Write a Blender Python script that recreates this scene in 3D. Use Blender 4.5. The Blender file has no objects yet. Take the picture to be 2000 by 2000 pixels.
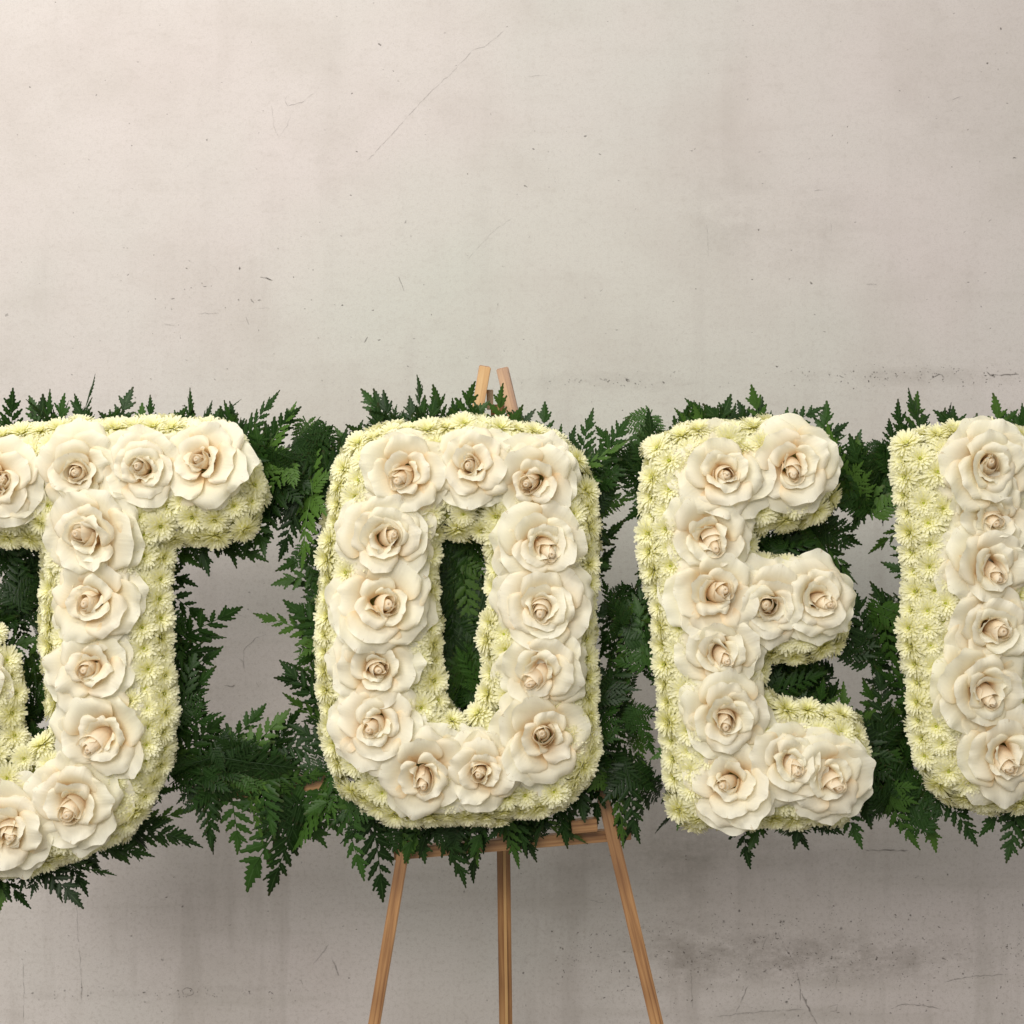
import bpy, bmesh, math, random
import numpy as np
from mathutils import Vector, Matrix
from mathutils.geometry import tessellate_polygon

random.seed(7)
rng = np.random.default_rng(7)
R = math.radians
S = bpy.context.scene
COL = S.collection
K = 0.0005            # metres per photo pixel in the plane of the letters
D = 1.35              # camera to letter plane

# ------------------------------------------------------------------ camera
cam_d = bpy.data.cameras.new('camera')
cam = bpy.data.objects.new('camera', cam_d)
COL.objects.link(cam)
cam.location = (0, -D, 0)
cam.rotation_euler = (R(90), 0, 0)
cam_d.sensor_width = 36
cam_d.lens = 36 / (2 * 0.5 / D)
cam_d.clip_start = 0.05
cam_d.clip_end = 30
S.camera = cam

# ------------------------------------------------------------------ world and lamps
W = bpy.data.worlds.new('World')
S.world = W
W.use_nodes = True
bg = W.node_tree.nodes['Background']
bg.inputs[0].default_value = (1.0, 0.985, 0.96, 1)
bg.inputs[1].default_value = 0.42


def area(name, loc, target, size, power, color):
    d = bpy.data.lights.new(name, 'AREA')
    d.shape = 'RECTANGLE'
    d.size, d.size_y = size
    d.energy = power
    d.color = color
    o = bpy.data.objects.new(name, d)
    COL.objects.link(o)
    o.location = loc
    o.rotation_euler = (Vector(target) - Vector(loc)).to_track_quat('-Z', 'Y').to_euler()
    return o


area('ceiling_and_fill_lamp', (-0.95, -1.05, 1.75), (-0.1, 0.25, 0.05), (1.0, 0.45), 29, (1.0, 0.965, 0.92))
area('ceiling_and_fill_lamp', (-0.7, -2.1, 0.8), (-0.1, 0.3, -0.35), (1.6, 0.8), 42, (1.0, 0.95, 0.905))  # added fill lamp, no real fitting; brightens the front and lower left

S.view_settings.view_transform = 'Standard'
S.view_settings.look = 'None'
S.view_settings.exposure = -0.06
S.view_settings.gamma = 1.0
S.render.resolution_x = 1024
S.render.resolution_y = 1024


def P(px, py, y=0.0):
    """photo pixel -> point standing at depth y"""
    f = K * (D + y) / D
    return Vector(((px - 1000) * f, y, (1000 - py) * f))


# ------------------------------------------------------------------ helpers
def mesh(name, verts, faces, mat=None, uvs=None, smooth=True):
    me = bpy.data.meshes.new(name)
    me.from_pydata([tuple(v) for v in verts], [], faces)
    if uvs is not None:
        uvs = np.asarray(uvs, dtype=np.float32)
        lay = me.uv_layers.new(name='UVMap')
        li = np.empty(len(me.loops), dtype=np.int32)
        me.loops.foreach_get('vertex_index', li)
        lay.data.foreach_set('uv', uvs[li].ravel())
    if smooth:
        me.polygons.foreach_set('use_smooth', [True] * len(me.polygons))
    if mat:
        me.materials.append(mat)
    me.update()
    return me


def link(name, me, parent=None, mat=None):
    o = bpy.data.objects.new(name, me)
    COL.objects.link(o)
    if parent:
        o.parent = parent
    if mat is not None:
        o.matrix_local = mat
    return o


def tag(o, label=None, cat=None, group=None, kind=None):
    if label: o['label'] = label
    if cat: o['category'] = cat
    if group: o['group'] = group
    if kind: o['kind'] = kind
    return o


def smooth01(a, b, x):
    t = np.clip((x - a) / (b - a), 0, 1)
    return t * t * (3 - 2 * t)


# ------------------------------------------------------------------ materials
class NT:
    def __init__(s, name):
        s.m = bpy.data.materials.new(name)
        s.m.use_nodes = True
        s.t = s.m.node_tree
        s.t.nodes.clear()
        s.out = s.t.nodes.new('ShaderNodeOutputMaterial')

    def n(s, typ, **kw):
        o = s.t.nodes.new('ShaderNode' + typ)
        for k, v in kw.items():
            if k.startswith('i_'):
                key = k[2:]
                o.inputs[int(key) if key.isdigit() else key.replace('_', ' ')].default_value = v
            else:
                setattr(o, k, v)
        return o

    def l(s, a, b):
        s.t.links.new(a, b)

    def math(s, op, a, b=None, c=None, clamp=False):
        o = s.t.nodes.new('ShaderNodeMath')
        o.operation = op
        o.use_clamp = clamp
        for i, x in enumerate((a, b, c)):
            if x is None: continue
            if hasattr(x, 'node'): s.l(x, o.inputs[i])
            else: o.inputs[i].default_value = x
        return o.outputs[0]

    def vm(s, op, a, b=None, scale=None):
        o = s.t.nodes.new('ShaderNodeVectorMath')
        o.operation = op
        for i, x in enumerate((a, b)):
            if x is None: continue
            if hasattr(x, 'node'): s.l(x, o.inputs[i])
            else: o.inputs[i].default_value = x
        if scale is not None:
            if hasattr(scale, 'node'): s.l(scale, o.inputs['Scale'])
            else: o.inputs['Scale'].default_value = scale
        return o.outputs[1] if op in ('LENGTH', 'DOT_PRODUCT', 'DISTANCE') else o.outputs[0]

    def mix(s, f, a, b, blend='MIX'):
        o = s.t.nodes.new('ShaderNodeMix')
        o.data_type = 'RGBA'
        o.blend_type = blend
        for i, x in ((0, f), (6, a), (7, b)):
            if hasattr(x, 'node'): s.l(x, o.inputs[i])
            else: o.inputs[i].default_value = x if i == 0 else (*x, 1)
        return o.outputs[2]

    def ramp(s, f, stops, interp='LINEAR'):
        o = s.t.nodes.new('ShaderNodeValToRGB')
        o.color_ramp.interpolation = interp
        e = o.color_ramp.elements
        while len(e) < len(stops): e.new(0.5)
        for k, (p, c) in enumerate(stops):
            e[k].position = p
            e[k].color = (*c, 1) if len(c) == 3 else c
        s.l(f, o.inputs[0])
        return o.outputs[0]

    def noise(s, vec, scale, detail=3, rough=0.5, out=0):
        o = s.n('TexNoise')
        o.inputs['Scale'].default_value = scale
        o.inputs['Detail'].default_value = detail
        o.inputs['Roughness'].default_value = rough
        if vec is not None: s.l(vec, o.inputs['Vector'])
        return o.outputs[out]

    def mapping(s, vec, scale=(1, 1, 1), loc=(0, 0, 0)):
        o = s.n('Mapping')
        o.inputs['Scale'].default_value = scale
        o.inputs['Location'].default_value = loc
        s.l(vec, o.inputs['Vector'])
        return o.outputs[0]


def leafy(name, color_fn, rough=0.5, trans=0.25, spec=0.3, bump=None, sss=0.0):
    a = NT(name)
    col = color_fn(a)
    p = a.n('BsdfPrincipled')
    p.inputs['Roughness'].default_value = rough
    p.inputs['Specular IOR Level'].default_value = spec
    a.l(col, p.inputs['Base Color'])
    if bump:
        h = bump(a)
        b = a.n('Bump')
        b.inputs['Strength'].default_value = 0.55
        b.inputs['Distance'].default_value = 0.0009
        a.l(h, b.inputs['Height'])
        a.l(b.outputs[0], p.inputs['Normal'])
    t = a.n('BsdfTranslucent')
    a.l(col, t.inputs['Color'])
    m = a.n('MixShader')
    m.inputs[0].default_value = trans
    a.l(p.outputs[0], m.inputs[1])
    a.l(t.outputs[0], m.inputs[2])
    a.l(m.outputs[0], a.out.inputs[0])
    return a.m


def rose_color(a):
    uv = a.n('UVMap').outputs[0]
    sp = a.n('SeparateXYZ')
    a.l(uv, sp.inputs[0])
    rnd = a.n('ObjectInfo').outputs['Random']
    c = a.ramp(sp.outputs[1], [(0.0, (0.90, 0.66, 0.36)), (0.28, (0.93, 0.75, 0.47)), (0.50, (0.95, 0.895, 0.685)), (0.75, (0.955, 0.93, 0.755)), (1.0, (0.965, 0.95, 0.815))])
    blush = a.ramp(sp.outputs[1], [(0.0, (0.88, 0.66, 0.42)), (0.5, (0.94, 0.83, 0.67)), (1.0, (0.96, 0.92, 0.79))])
    c = a.mix(a.math('MULTIPLY', rnd, 0.4), c, blush)
    veins = a.noise(a.mapping(uv, (34, 2.2, 1)), 1.0, 3, 0.6)
    c = a.mix(a.math('MULTIPLY', a.math('SUBTRACT', veins, 0.42, clamp=True), 0.35), c, (0.86, 0.76, 0.56))
    # bruised tips on a few petals
    n2 = a.noise(a.mapping(uv, (3, 3, 1)), 2.1, 4, 0.7)
    edge = a.math('MULTIPLY', a.math('GREATER_THAN', sp.outputs[1], 0.965), a.math('GREATER_THAN', n2, 0.63))
    return a.mix(a.math('MULTIPLY', edge, 0.45), c, (0.55, 0.40, 0.2))


def rose_bump(a):
    uv = a.n('UVMap').outputs[0]
    return a.noise(a.mapping(uv, (26, 1.6, 1)), 1.0, 3, 0.55)


M_ROSE = leafy('rose_petal', rose_color, 0.5, 0.40, 0.22, rose_bump)


def bud_color(a):
    uv = a.n('UVMap').outputs[0]
    sp = a.n('SeparateXYZ')
    a.l(uv, sp.inputs[0])
    return a.ramp(sp.outputs[1], [(0.0, (0.88, 0.66, 0.40)), (0.5, (0.92, 0.75, 0.50)), (0.85, (0.95, 0.83, 0.62)), (1.0, (0.96, 0.88, 0.70))])


M_BUD = leafy('rose_heart', bud_color, 0.5, 0.36, 0.25, rose_bump)


def mum_color(a):
    uv = a.n('UVMap').outputs[0]
    sp = a.n('SeparateXYZ')
    a.l(uv, sp.inputs[0])
    rnd = a.n('ObjectInfo').outputs['Random']
    c = a.ramp(sp.outputs[1], [(0.0, (0.56, 0.56, 0.09)), (0.2, (0.86, 0.84, 0.33)), (0.45, (0.945, 0.925, 0.48)), (0.78, (0.965, 0.95, 0.66)), (1.0, (0.97, 0.955, 0.73))])
    d = a.ramp(sp.outputs[1], [(0.0, (0.50, 0.52, 0.07)), (0.32, (0.92, 0.90, 0.42)), (0.7, (0.96, 0.94, 0.66)), (1.0, (0.97, 0.95, 0.74))])
    return a.mix(a.math('MULTIPLY', rnd, 0.8), c, d)


M_MUM = leafy('chrysanthemum_petal', mum_color, 0.5, 0.44, 0.2)


def eye_color(a):
    tc = a.n('TexCoord').outputs['Object']
    n = a.noise(tc, 900, 2)
    return a.ramp(n, [(0.35, (0.30, 0.36, 0.03)), (0.65, (0.52, 0.56, 0.08))])


M_EYE = leafy('chrysanthemum_centre', eye_color, 0.6, 0.1, 0.2)


def fern_color(a):
    uv = a.n('UVMap').outputs[0]
    sp = a.n('SeparateXYZ')
    a.l(uv, sp.inputs[0])
    rnd = a.n('ObjectInfo').outputs['Random']
    c = a.ramp(rnd, [(0.0, (0.008, 0.026, 0.004)), (0.45, (0.015, 0.048, 0.006)), (0.75, (0.032, 0.088, 0.012)), (1.0, (0.080, 0.165, 0.024))])
    n = a.noise(a.n('TexCoord').outputs['Object'], 60, 3)
    c = a.mix(a.math('MULTIPLY', n, 0.5), c, (0.018, 0.044, 0.009))
    # brownish tips
    tip = a.math('MULTIPLY', a.math('SUBTRACT', sp.outputs[1], 0.72, clamp=True), 3.0, clamp=True)
    r2 = a.math('FRACT', a.math('MULTIPLY', rnd, 7.3))
    tip = a.math('MULTIPLY', tip, a.math('MULTIPLY', r2, 0.9))
    c = a.mix(tip, c, (0.045, 0.028, 0.014))
    # paler midrib
    mid = a.math('LESS_THAN', a.math('ABSOLUTE', a.math('SUBTRACT', sp.outputs[0], 0.5)), 0.05)
    return a.mix(a.math('MULTIPLY', mid, 0.35), c, (0.08, 0.15, 0.05))


M_FERN = leafy('fern_leaf', fern_color, 0.42, 0.15, 0.2)


def simple(name, color_fn, rough=0.6, spec=0.4, bump_fn=None, bstr=0.3, bdist=0.002, coat=0.0):
    a = NT(name)
    p = a.n('BsdfPrincipled')
    p.inputs['Roughness'].default_value = rough
    p.inputs['Specular IOR Level'].default_value = spec
    p.inputs['Coat Weight'].default_value = coat
    p.inputs['Coat Roughness'].default_value = 0.2
    a.l(color_fn(a), p.inputs['Base Color'])
    if bump_fn:
        b = a.n('Bump')
        b.inputs['Strength'].default_value = bstr
        b.inputs['Distance'].default_value = bdist
        a.l(bump_fn(a), b.inputs['Height'])
        a.l(b.outputs[0], p.inputs['Normal'])
    a.l(p.outputs[0], a.out.inputs[0])
    return a.m


def wood_color(base, dark, light):
    def f(a):
        tc = a.n('TexCoord').outputs['Object']
        g = a.noise(a.mapping(tc, (170, 170, 4.5)), 1.0, 5, 0.7)
        c = a.ramp(g, [(0.34, dark), (0.5, base), (0.66, light)])
        b = a.noise(a.mapping(tc, (9, 9, 9)), 1.0, 2, 0.5)
        c = a.mix(a.math('MULTIPLY', a.math('SUBTRACT', b, 0.45, clamp=True), 3.2, clamp=True), c, dark)
        kn = a.n('TexVoronoi')
        kn.inputs['Scale'].default_value = 1.0
        a.l(a.mapping(tc, (30, 30, 7)), kn.inputs['Vector'])
        k = a.math('LESS_THAN', kn.outputs[0], 0.10)
        return a.mix(a.math('MULTIPLY', k, 0.6), c, (0.10, 0.04, 0.015))
    return f


def wood_bump(a):
    return a.noise(a.mapping(a.n('TexCoord').outputs['Object'], (300, 300, 5)), 1.0, 3)


M_WOOD = simple('stained_wood', wood_color((0.36, 0.185, 0.070), (0.15, 0.060, 0.020), (0.50, 0.285, 0.120)), 0.42, 0.5, wood_bump, 0.3, 0.0006, 0.25)
M_WOOD_PALE = simple('pale_wood', wood_color((0.56, 0.34, 0.14), (0.42, 0.22, 0.09), (0.66, 0.44, 0.21)), 0.5, 0.4, wood_bump, 0.3, 0.0006)
M_FOAM = simple('green_foam', lambda a: a.ramp(a.noise(a.n('TexCoord').outputs['Object'], 120, 3), [(0.3, (0.20, 0.22, 0.05)), (0.7, (0.34, 0.35, 0.10))]), 0.9, 0.1)
M_BRASS = simple('brass', lambda a: a.ramp(a.noise(None, 40), [(0, (0.35, 0.2, 0.05)), (1, (0.5, 0.32, 0.1))]), 0.35, 0.6)

# ------------------------------------------------------------------ wall
WY = 0.45


def wall_material():
    a = NT('painted_plaster')
    tc = a.n('TexCoord').outputs['Object']
    k = 1.0 / (K * (D + WY) / D) / 1000.0
    # q = wall coordinates in thousands of photo pixels (x right, y down)
    q = a.vm('MULTIPLY_ADD', tc, (k, 0.0, 0.0))
    o = a.t.nodes.new('ShaderNodeCombineXYZ')
    sp = a.n('SeparateXYZ')
    a.l(tc, sp.inputs[0])
    a.l(a.math('MULTIPLY_ADD', sp.outputs[0], k, 1.0), o.inputs[0])
    a.l(a.math('MULTIPLY_ADD', sp.outputs[2], -k, 1.0), o.inputs[1])
    q = o.outputs[0]
    qs = a.n('SeparateXYZ')
    a.l(q, qs.inputs[0])
    qx, qy = qs.outputs[0], qs.outputs[1]
    wob = a.vm('SUBTRACT', a.noise(q, 28, 3, 0.6, 1), (0.5, 0.5, 0.5))
    qw = a.vm('ADD', q, a.vm('SCALE', wob, None, 0.022))
    big = a.noise(q, 1.3, 3, 0.55)
    mid = a.noise(a.mapping(q, (1, 1, 1), (4.1, 2.2, 0)), 3.2, 4, 0.6)
    streak = a.noise(a.mapping(q, (13, 1.4, 1)), 1.0, 4, 0.6)
    hstreak = a.noise(a.mapping(q, (1.6, 16, 1)), 1.0, 4, 0.6)
    fine = a.noise(q, 130, 3, 0.75)
    grain = a.noise(q, 420, 2, 0.6)
    c = a.ramp(big, [(0.32, (0.635, 0.575, 0.55)), (0.5, (0.61, 0.57, 0.535)), (0.68, (0.58, 0.57, 0.525))])
    # greenish tint of the coat in the middle of the wall
    dx = a.math('SUBTRACT', qx, 1.1)
    dy = a.math('SUBTRACT', qy, 0.85)
    rr = a.math('ADD', a.math('MULTIPLY', dx, dx), a.math('MULTIPLY', a.math('MULTIPLY', dy, dy), 1.6))
    green = a.math('SUBTRACT', 1.0, a.math('MULTIPLY', rr, 1.6), clamp=True)
    c = a.mix(a.math('MULTIPLY', green, 0.6), c, (0.565, 0.59, 0.505))
    c = a.mix(a.math('MULTIPLY', a.math('SUBTRACT', mid, 0.47, clamp=True), 1.5), c, (0.46, 0.415, 0.37))
    c = a.mix(a.math('MULTIPLY', a.math('SUBTRACT', a.noise(a.mapping(q, (22, 34, 1)), 1.0, 5, 0.7), 0.52, clamp=True), 0.8), c, (0.38, 0.34, 0.30))
    lowmask = a.math('ADD', 0.25, a.math('MULTIPLY', smoothn(a, qy, 0.2, 1.9), 0.9))
    c = a.mix(a.math('MULTIPLY', a.math('MULTIPLY', a.math('SUBTRACT', streak, 0.52, clamp=True), lowmask), 2.4), c, (0.40, 0.365, 0.33))
    c = a.mix(a.math('MULTIPLY', a.math('MULTIPLY', a.math('SUBTRACT', hstreak, 0.53, clamp=True), lowmask), 1.6), c, (0.42, 0.39, 0.34))
    c = a.mix(a.math('MULTIPLY', a.math('SUBTRACT', fine, 0.5, clamp=True), a.math('MULTIPLY_ADD', lowmask, 1.1, 0.7)), c, (0.36, 0.32, 0.28))
    c = a.mix(a.math('MULTIPLY', a.math('SUBTRACT', grain, 0.45, clamp=True), 1.1), c, (0.40, 0.37, 0.33))
    blotch = a.math('MULTIPLY', a.math('SUBTRACT', a.noise(a.mapping(q, (10, 16, 1)), 1.0, 8, 0.78), 0.40, clamp=True), 4.0)
    # grime and other darker patches: (x, y, rx, ry, strength)
    for (x, y, rx, ry, s) in [(1.62, 1.87, .36, .060, .85), (1.34, 1.87, .26, .08, .45), (1.55, .44, .22, .12, .17), (1.40, .40, .10, .16, .16), (1.62, 1.68, .20, .03, .22),
                              (1.80, .735, .30, .022, .34), (1.22, .745, .26, .022, .26), (.30, 1.76, .20, .06, .16), (1.33, 1.74, .10, .25, .35), (1.30, 1.66, .30, .07, .4), (1.85, .22, .16, .16, .12),
                              (1.1, 1.75, .08, .3, .16), (.24, 1.945, .26, .012, .30), (.46, 1.93, .12, .009, .30), (1.5, 1.98, .3, .02, .2)]:
        ex = a.math('DIVIDE', a.math('SUBTRACT', qx, x), rx)
        ey = a.math('DIVIDE', a.math('SUBTRACT', qy, y), ry)
        e = a.math('SUBTRACT', 1.0, a.math('ADD', a.math('MULTIPLY', ex, ex), a.math('MULTIPLY', ey, ey)), clamp=True)
        e = a.math('MULTIPLY', a.math('MULTIPLY', e, s * 0.9), blotch)
        c = a.mix(e, c, (0.25, 0.22, 0.19))
    # pits: sparse everywhere, dense in a band low on the right
    band = a.math('SUBTRACT', 1.0, a.math('MULTIPLY', a.math('ABSOLUTE', a.math('SUBTRACT', qy, 1.86)), 7.5), clamp=True)
    band = a.math('MULTIPLY', band, smoothn(a, qx, 1.0, 1.25))
    band2 = a.math('SUBTRACT', 1.0, a.math('MULTIPLY', a.math('ABSOLUTE', a.math('SUBTRACT', qy, .735)), 30.0), clamp=True)
    band2 = a.math('MULTIPLY', band2, smoothn(a, qx, 1.45, 1.7))
    pits = None
    for sc, r0, seed in ((70, 0.085, 0.0), (120, 0.12, 3.3), (200, 0.16, 7.7)):
        v = a.n('TexVoronoi')
        v.inputs['Scale'].default_value = sc
        a.l(a.mapping(a.vm('ADD', q, a.vm('SCALE', wob, None, 0.03)), (1, 1.25, 1), (seed, seed, 0)), v.inputs['Vector'])
        sx = a.n('SeparateXYZ')
        a.l(v.outputs['Color'], sx.inputs[0])
        thr = a.math('SUBTRACT', 0.955 if sc < 200 else 1.02, a.math('MULTIPLY', a.math('MAXIMUM', band, band2), 0.62))
        on = a.math('GREATER_THAN', sx.outputs[0], thr)
        rad = a.math('MULTIPLY', a.math('POWER', sx.outputs[1], 2.0), r0 * 2.4)
        d = a.math('SUBTRACT', 1.0, a.math('DIVIDE', v.outputs['Distance'], a.math('ADD', rad, 0.02)), clamp=True)
        d = a.math('MULTIPLY', on, a.math('MULTIPLY', d, 2.2, clamp=True))
        d = a.math('MULTIPLY', d, a.math('MULTIPLY_ADD', sx.outputs[2], 0.6, 0.25))
        pits = d if pits is None else a.math('MAXIMUM', pits, d)
    dirt = pits
    c = a.mix(a.math('MULTIPLY', dirt, 0.95), c, (0.07, 0.06, 0.05))
    p = a.n('BsdfPrincipled')
    p.inputs['Roughness'].default_value = 0.72
    p.inputs['Specular IOR Level'].default_value = 0.25
    a.l(c, p.inputs['Base Color'])
    h = a.math('ADD', a.math('MULTIPLY', mid, 1.2), a.math('ADD', a.math('MULTIPLY', fine, 0.35), a.math('MULTIPLY', dirt, -0.8)))
    b = a.n('Bump')
    b.inputs['Strength'].default_value = 0.35
    b.inputs['Distance'].default_value = 0.0018
    a.l(h, b.inputs['Height'])
    a.l(b.outputs[0], p.inputs['Normal'])
    a.l(p.outputs[0], a.out.inputs[0])
    return a.m


def smoothn(a, x, lo, hi):
    m = a.n('MapRange')
    m.interpolation_type = 'SMOOTHSTEP'
    m.inputs['From Min'].default_value = lo
    m.inputs['From Max'].default_value = hi
    a.l(x, m.inputs['Value'])
    return m.outputs[0]


def box_mesh(name, x0, x1, y0, y1, z0, z1, mat):
    v = [(x, y, z) for x in (x0, x1) for y in (y0, y1) for z in (z0, z1)]
    f = [(0, 1, 3, 2), (4, 6, 7, 5), (0, 4, 5, 1), (2, 3, 7, 6), (0, 2, 6, 4), (1, 5, 7, 3)]
    return mesh(name, v, f, mat, smooth=False)


wall = link('wall', box_mesh('wall', -2.4, 2.4, WY, WY + 0.2, -1.15, 1.9, wall_material()))
tag(wall, 'off-white painted plaster wall with hairline cracks, pits and grime', kind='structure')

# hairline cracks, scratches and chips: thin raised or dark-filled strips lying on the plaster
# (polyline in wall coordinates, width, strength)
MARKS = [([(985, 60), (945, 92), (925, 97), (880, 145), (845, 175), (790, 235), (740, 290), (720, 312)], 1.6, .40),
             ([(1000, 425), (960, 455), (915, 505)], 1.6, .30),
             ([(614, 182), (590, 200), (562, 207), (556, 195), (560, 188)], 1.6, .45), ([(530, 205), (536, 250), (545, 268), (562, 245), (568, 222)], 1.3, .30),
             ([(508, 541), (520, 543), (532, 548)], 3.0, .95), ([(396, 558), (403, 559)], 3.2, .8), ([(333, 583), (341, 583)], 3.2, .8),
             ([(490, 584), (496, 592)], 3.4, .8), ([(503, 586), (510, 586)], 3.6, .85), ([(480, 618), (486, 634)], 2.6, .5), ([(505, 602), (526, 602)], 2.5, .35),
             ([(779, 541), (785, 556), (789, 569)], 2.6, .75), ([(711, 669), (718, 658)], 3.0, .7), ([(385, 612), (428, 612)], 1.8, .45), ([(320, 632), (345, 637)], 3.0, .35),
             ([(252, 240), (254, 241)], 4.0, .6), ([(366, 505), (372, 512)], 2.6, .5), ([(420, 522), (424, 530)], 2.6, .5), ([(790, 436), (793, 430)], 3.0, .5),
             ([(1220, 737), (1230, 743)], 3.6, .8), ([(1820, 738), (1834, 731), (1842, 733)], 2.8, .9), ([(1927, 725), (1934, 733), (1990, 731)], 3.0, .7),
             ([(1640, 733), (1648, 737)], 3.4, .9), ([(1590, 373), (1608, 372)], 2.4, .5), ([(1622, 430), (1624, 456)], 1.8, .35), ([(1850, 198), (1880, 188)], 1.8, .4),
             ([(1030, 150), (1068, 147)], 1.6, .3), ([(1692, 555), (1712, 556)], 4.0, .35), ([(1380, 440), (1384, 500)], 2.0, .3), ([(1400, 820), (1440, 815)], 2.0, .3),
             ([(520, 1239), (500, 1245), (482, 1262), (475, 1272), (477, 1310)], 1.8, .6), ([(466, 1285), (474, 1292)], 3.0, .5), ([(438, 1339), (450, 1341), (459, 1338)], 2.6, .9),
             ([(484, 1157), (489, 1158)], 3.2, .7), ([(460, 1198), (480, 1206)], 2.0, .4), ([(500, 1330), (506, 1343)], 2.0, .4),
             ([(150, 1760), (152, 1820), (158, 1900), (160, 1955)], 2.0, .45), ([(45, 1880), (47, 1960), (46, 2000)], 2.2, .45), ([(315, 1873), (320, 1875)], 5, .6),
             ([(355, 1935), (363, 1929), (374, 1931), (378, 1940), (368, 1945), (358, 1942), (355, 1935)], 1.8, .65), ([(648, 1873), (655, 1885), (661, 1905)], 3.6, .55),
             ([(612, 1882), (625, 1868), (642, 1845)], 3.4, .35), ([(575, 1911), (588, 1915), (592, 1925)], 1.8, .5), ([(600, 1935), (602, 1936)], 3.2, .8),
             ([(1020, 1900), (1024, 1901)], 4.6, .9), ([(1478, 1830), (1484, 1833)], 3.6, .9), ([(1538, 1860), (1542, 1863)], 3.8, .95), ([(1494, 1894), (1496, 1896)], 3.6, .9),
             ([(1556, 1898), (1563, 1930), (1562, 1958)], 2.0, .65), ([(1566, 1940), (1582, 1975), (1596, 2000)], 4.6, .55), ([(1520, 1822), (1535, 1855), (1555, 1885)], 2.2, .35),
             ([(1437, 1980), (1450, 1950), (1462, 1925)], 3.0, .45), ([(1635, 1905), (1632, 1930), (1612, 1950)], 2.0, .45), ([(1740, 1970), (1762, 1962), (1800, 1963), (1835, 1971)], 2.2, .65),
             ([(1840, 1918), (1900, 1907), (1960, 1904)], 1.8, .5), ([(1350, 1895), (1352, 1970)], 2.2, .35), ([(1502, 1822), (1490, 1850)], 1.8, .4), ([(1400, 1985), (1500, 1975), (1570, 1972)], 3, .35),
             ([(1620, 1966), (1636, 1962), (1634, 1974), (1622, 1975)], 2.4, .5), ([(1425, 1637), (1428, 1640)], 4.0, .8), ([(1683, 1756), (1685, 1757)], 3.6, .85),
             ([(1690, 1660), (1700, 1661), (1730, 1660), (1775, 1661)], 2.6, .75), ([(1864, 1657), (1868, 1664)], 2.6, .5), ([(862, 1699), (868, 1701)], 6, .45),
             ([(1150, 1757), (1170, 1763), (1182, 1761)], 1.6, .45), ([(1300, 1985), (1304, 1985)], 4.6, .8)]


def crack_material():
    a = NT('crack_dirt')
    at = a.n('VertexColor')
    at.layer_name = 'amount'
    tc = a.n('TexCoord').outputs['Object']
    brk = a.math('MULTIPLY', a.math('SUBTRACT', a.noise(tc, 130, 3, 0.7), 0.34, clamp=True), 5.0, clamp=True)
    sp = a.n('SeparateXYZ')
    a.l(at.outputs['Color'], sp.inputs[0])
    f = a.math('MULTIPLY', sp.outputs[0], a.math('MULTIPLY_ADD', brk, 0.8, 0.15))
    p = a.n('BsdfPrincipled')
    p.inputs['Roughness'].default_value = 0.9
    p.inputs['Base Color'].default_value = (0.07, 0.06, 0.05, 1)
    t = a.n('BsdfTransparent')
    m = a.n('MixShader')
    a.l(f, m.inputs[0])
    a.l(t.outputs[0], m.inputs[1])
    a.l(p.outputs[0], m.inputs[2])
    a.l(m.outputs[0], a.out.inputs[0])
    return a.m


def make_cracks():
    r = random.Random(5)
    V_, F_, A_ = [], [], []
    specks = []
    for n, cx, sx, cy, sy, lim in ((230, 1560, 210, 1862, 34, 1240), (60, 1750, 170, 732, 7, 1500), (40, 1180, 90, 1890, 40, 1010), (46, 1250, 110, 742, 8, 1050), (60, 300, 160, 1940, 6, 60), (70, 1300, 500, 1750, 90, 0), (26, 460, 120, 600, 60, 200), (40, 1600, 300, 1975, 14, 1200)):
        for _ in range(n):
            x, y = r.gauss(cx, sx), r.gauss(cy, sy)
            if not (lim < x < 2060 and 0 < y < 2040): continue
            a, l = r.uniform(0, 3.14), r.uniform(1.0, 5.5) * r.random() + 0.8
            specks.append(([(x, y), (x + math.cos(a) * l, y + math.sin(a) * l * .6)], r.uniform(1.4, 3.9) * (0.4 + 0.6 * r.random()), r.uniform(.5, 1.0)))
    for mi, (pts, w, s) in enumerate(MARKS + specks):
        # subdivide and wobble
        P2 = []
        for (x0, y0), (x1, y1) in zip(pts[:-1], pts[1:]):
            n = max(2, int(math.hypot(x1 - x0, y1 - y0) / 7)) if mi < len(MARKS) else 2
            for i in range(n):
                t = i / n
                j = (1.3 if i else 0.3) if mi < len(MARKS) else 0.35
                P2.append((x0 + (x1 - x0) * t + r.uniform(-j, j), y0 + (y1 - y0) * t + r.uniform(-j, j)))
        P2.append(pts[-1])
        yy = WY - 0.0004 - (mi % 120) * 0.000005
        base = len(V_)
        n = len(P2)
        for i, (x, y) in enumerate(P2):
            a, b = P2[max(0, i - 1)], P2[min(n - 1, i + 1)]
            dx, dy = b[0] - a[0], b[1] - a[1]
            L = math.hypot(dx, dy) or 1
            hw = w * r.uniform(.35, 1.0) * ((0.35 if mi < len(MARKS) else 0.55) if i in (0, n - 1) else 1) * (0.8 if mi < len(MARKS) else 1.7)
            for q in (-1, 0, 1):
                V_.append(P(x - dy / L * hw * q, y + dx / L * hw * q, yy))
                A_.append(0.0 if q else s * r.uniform(.7, 1))
        for i in range(n - 1):
            for q in (0, 1):
                k = base + i * 3 + q
                F_.append((k, k + 1, k + 4, k + 3))
    me = mesh('hairline_crack', V_, F_, crack_material())
    ca = me.color_attributes.new('amount', 'FLOAT_COLOR', 'POINT')
    ca.data.foreach_set('color', [c for x in A_ for c in (x, x, x, 1.0)])
    o = link('hairline_crack', me, wall)
    o['kind'] = 'stuff'


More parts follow.
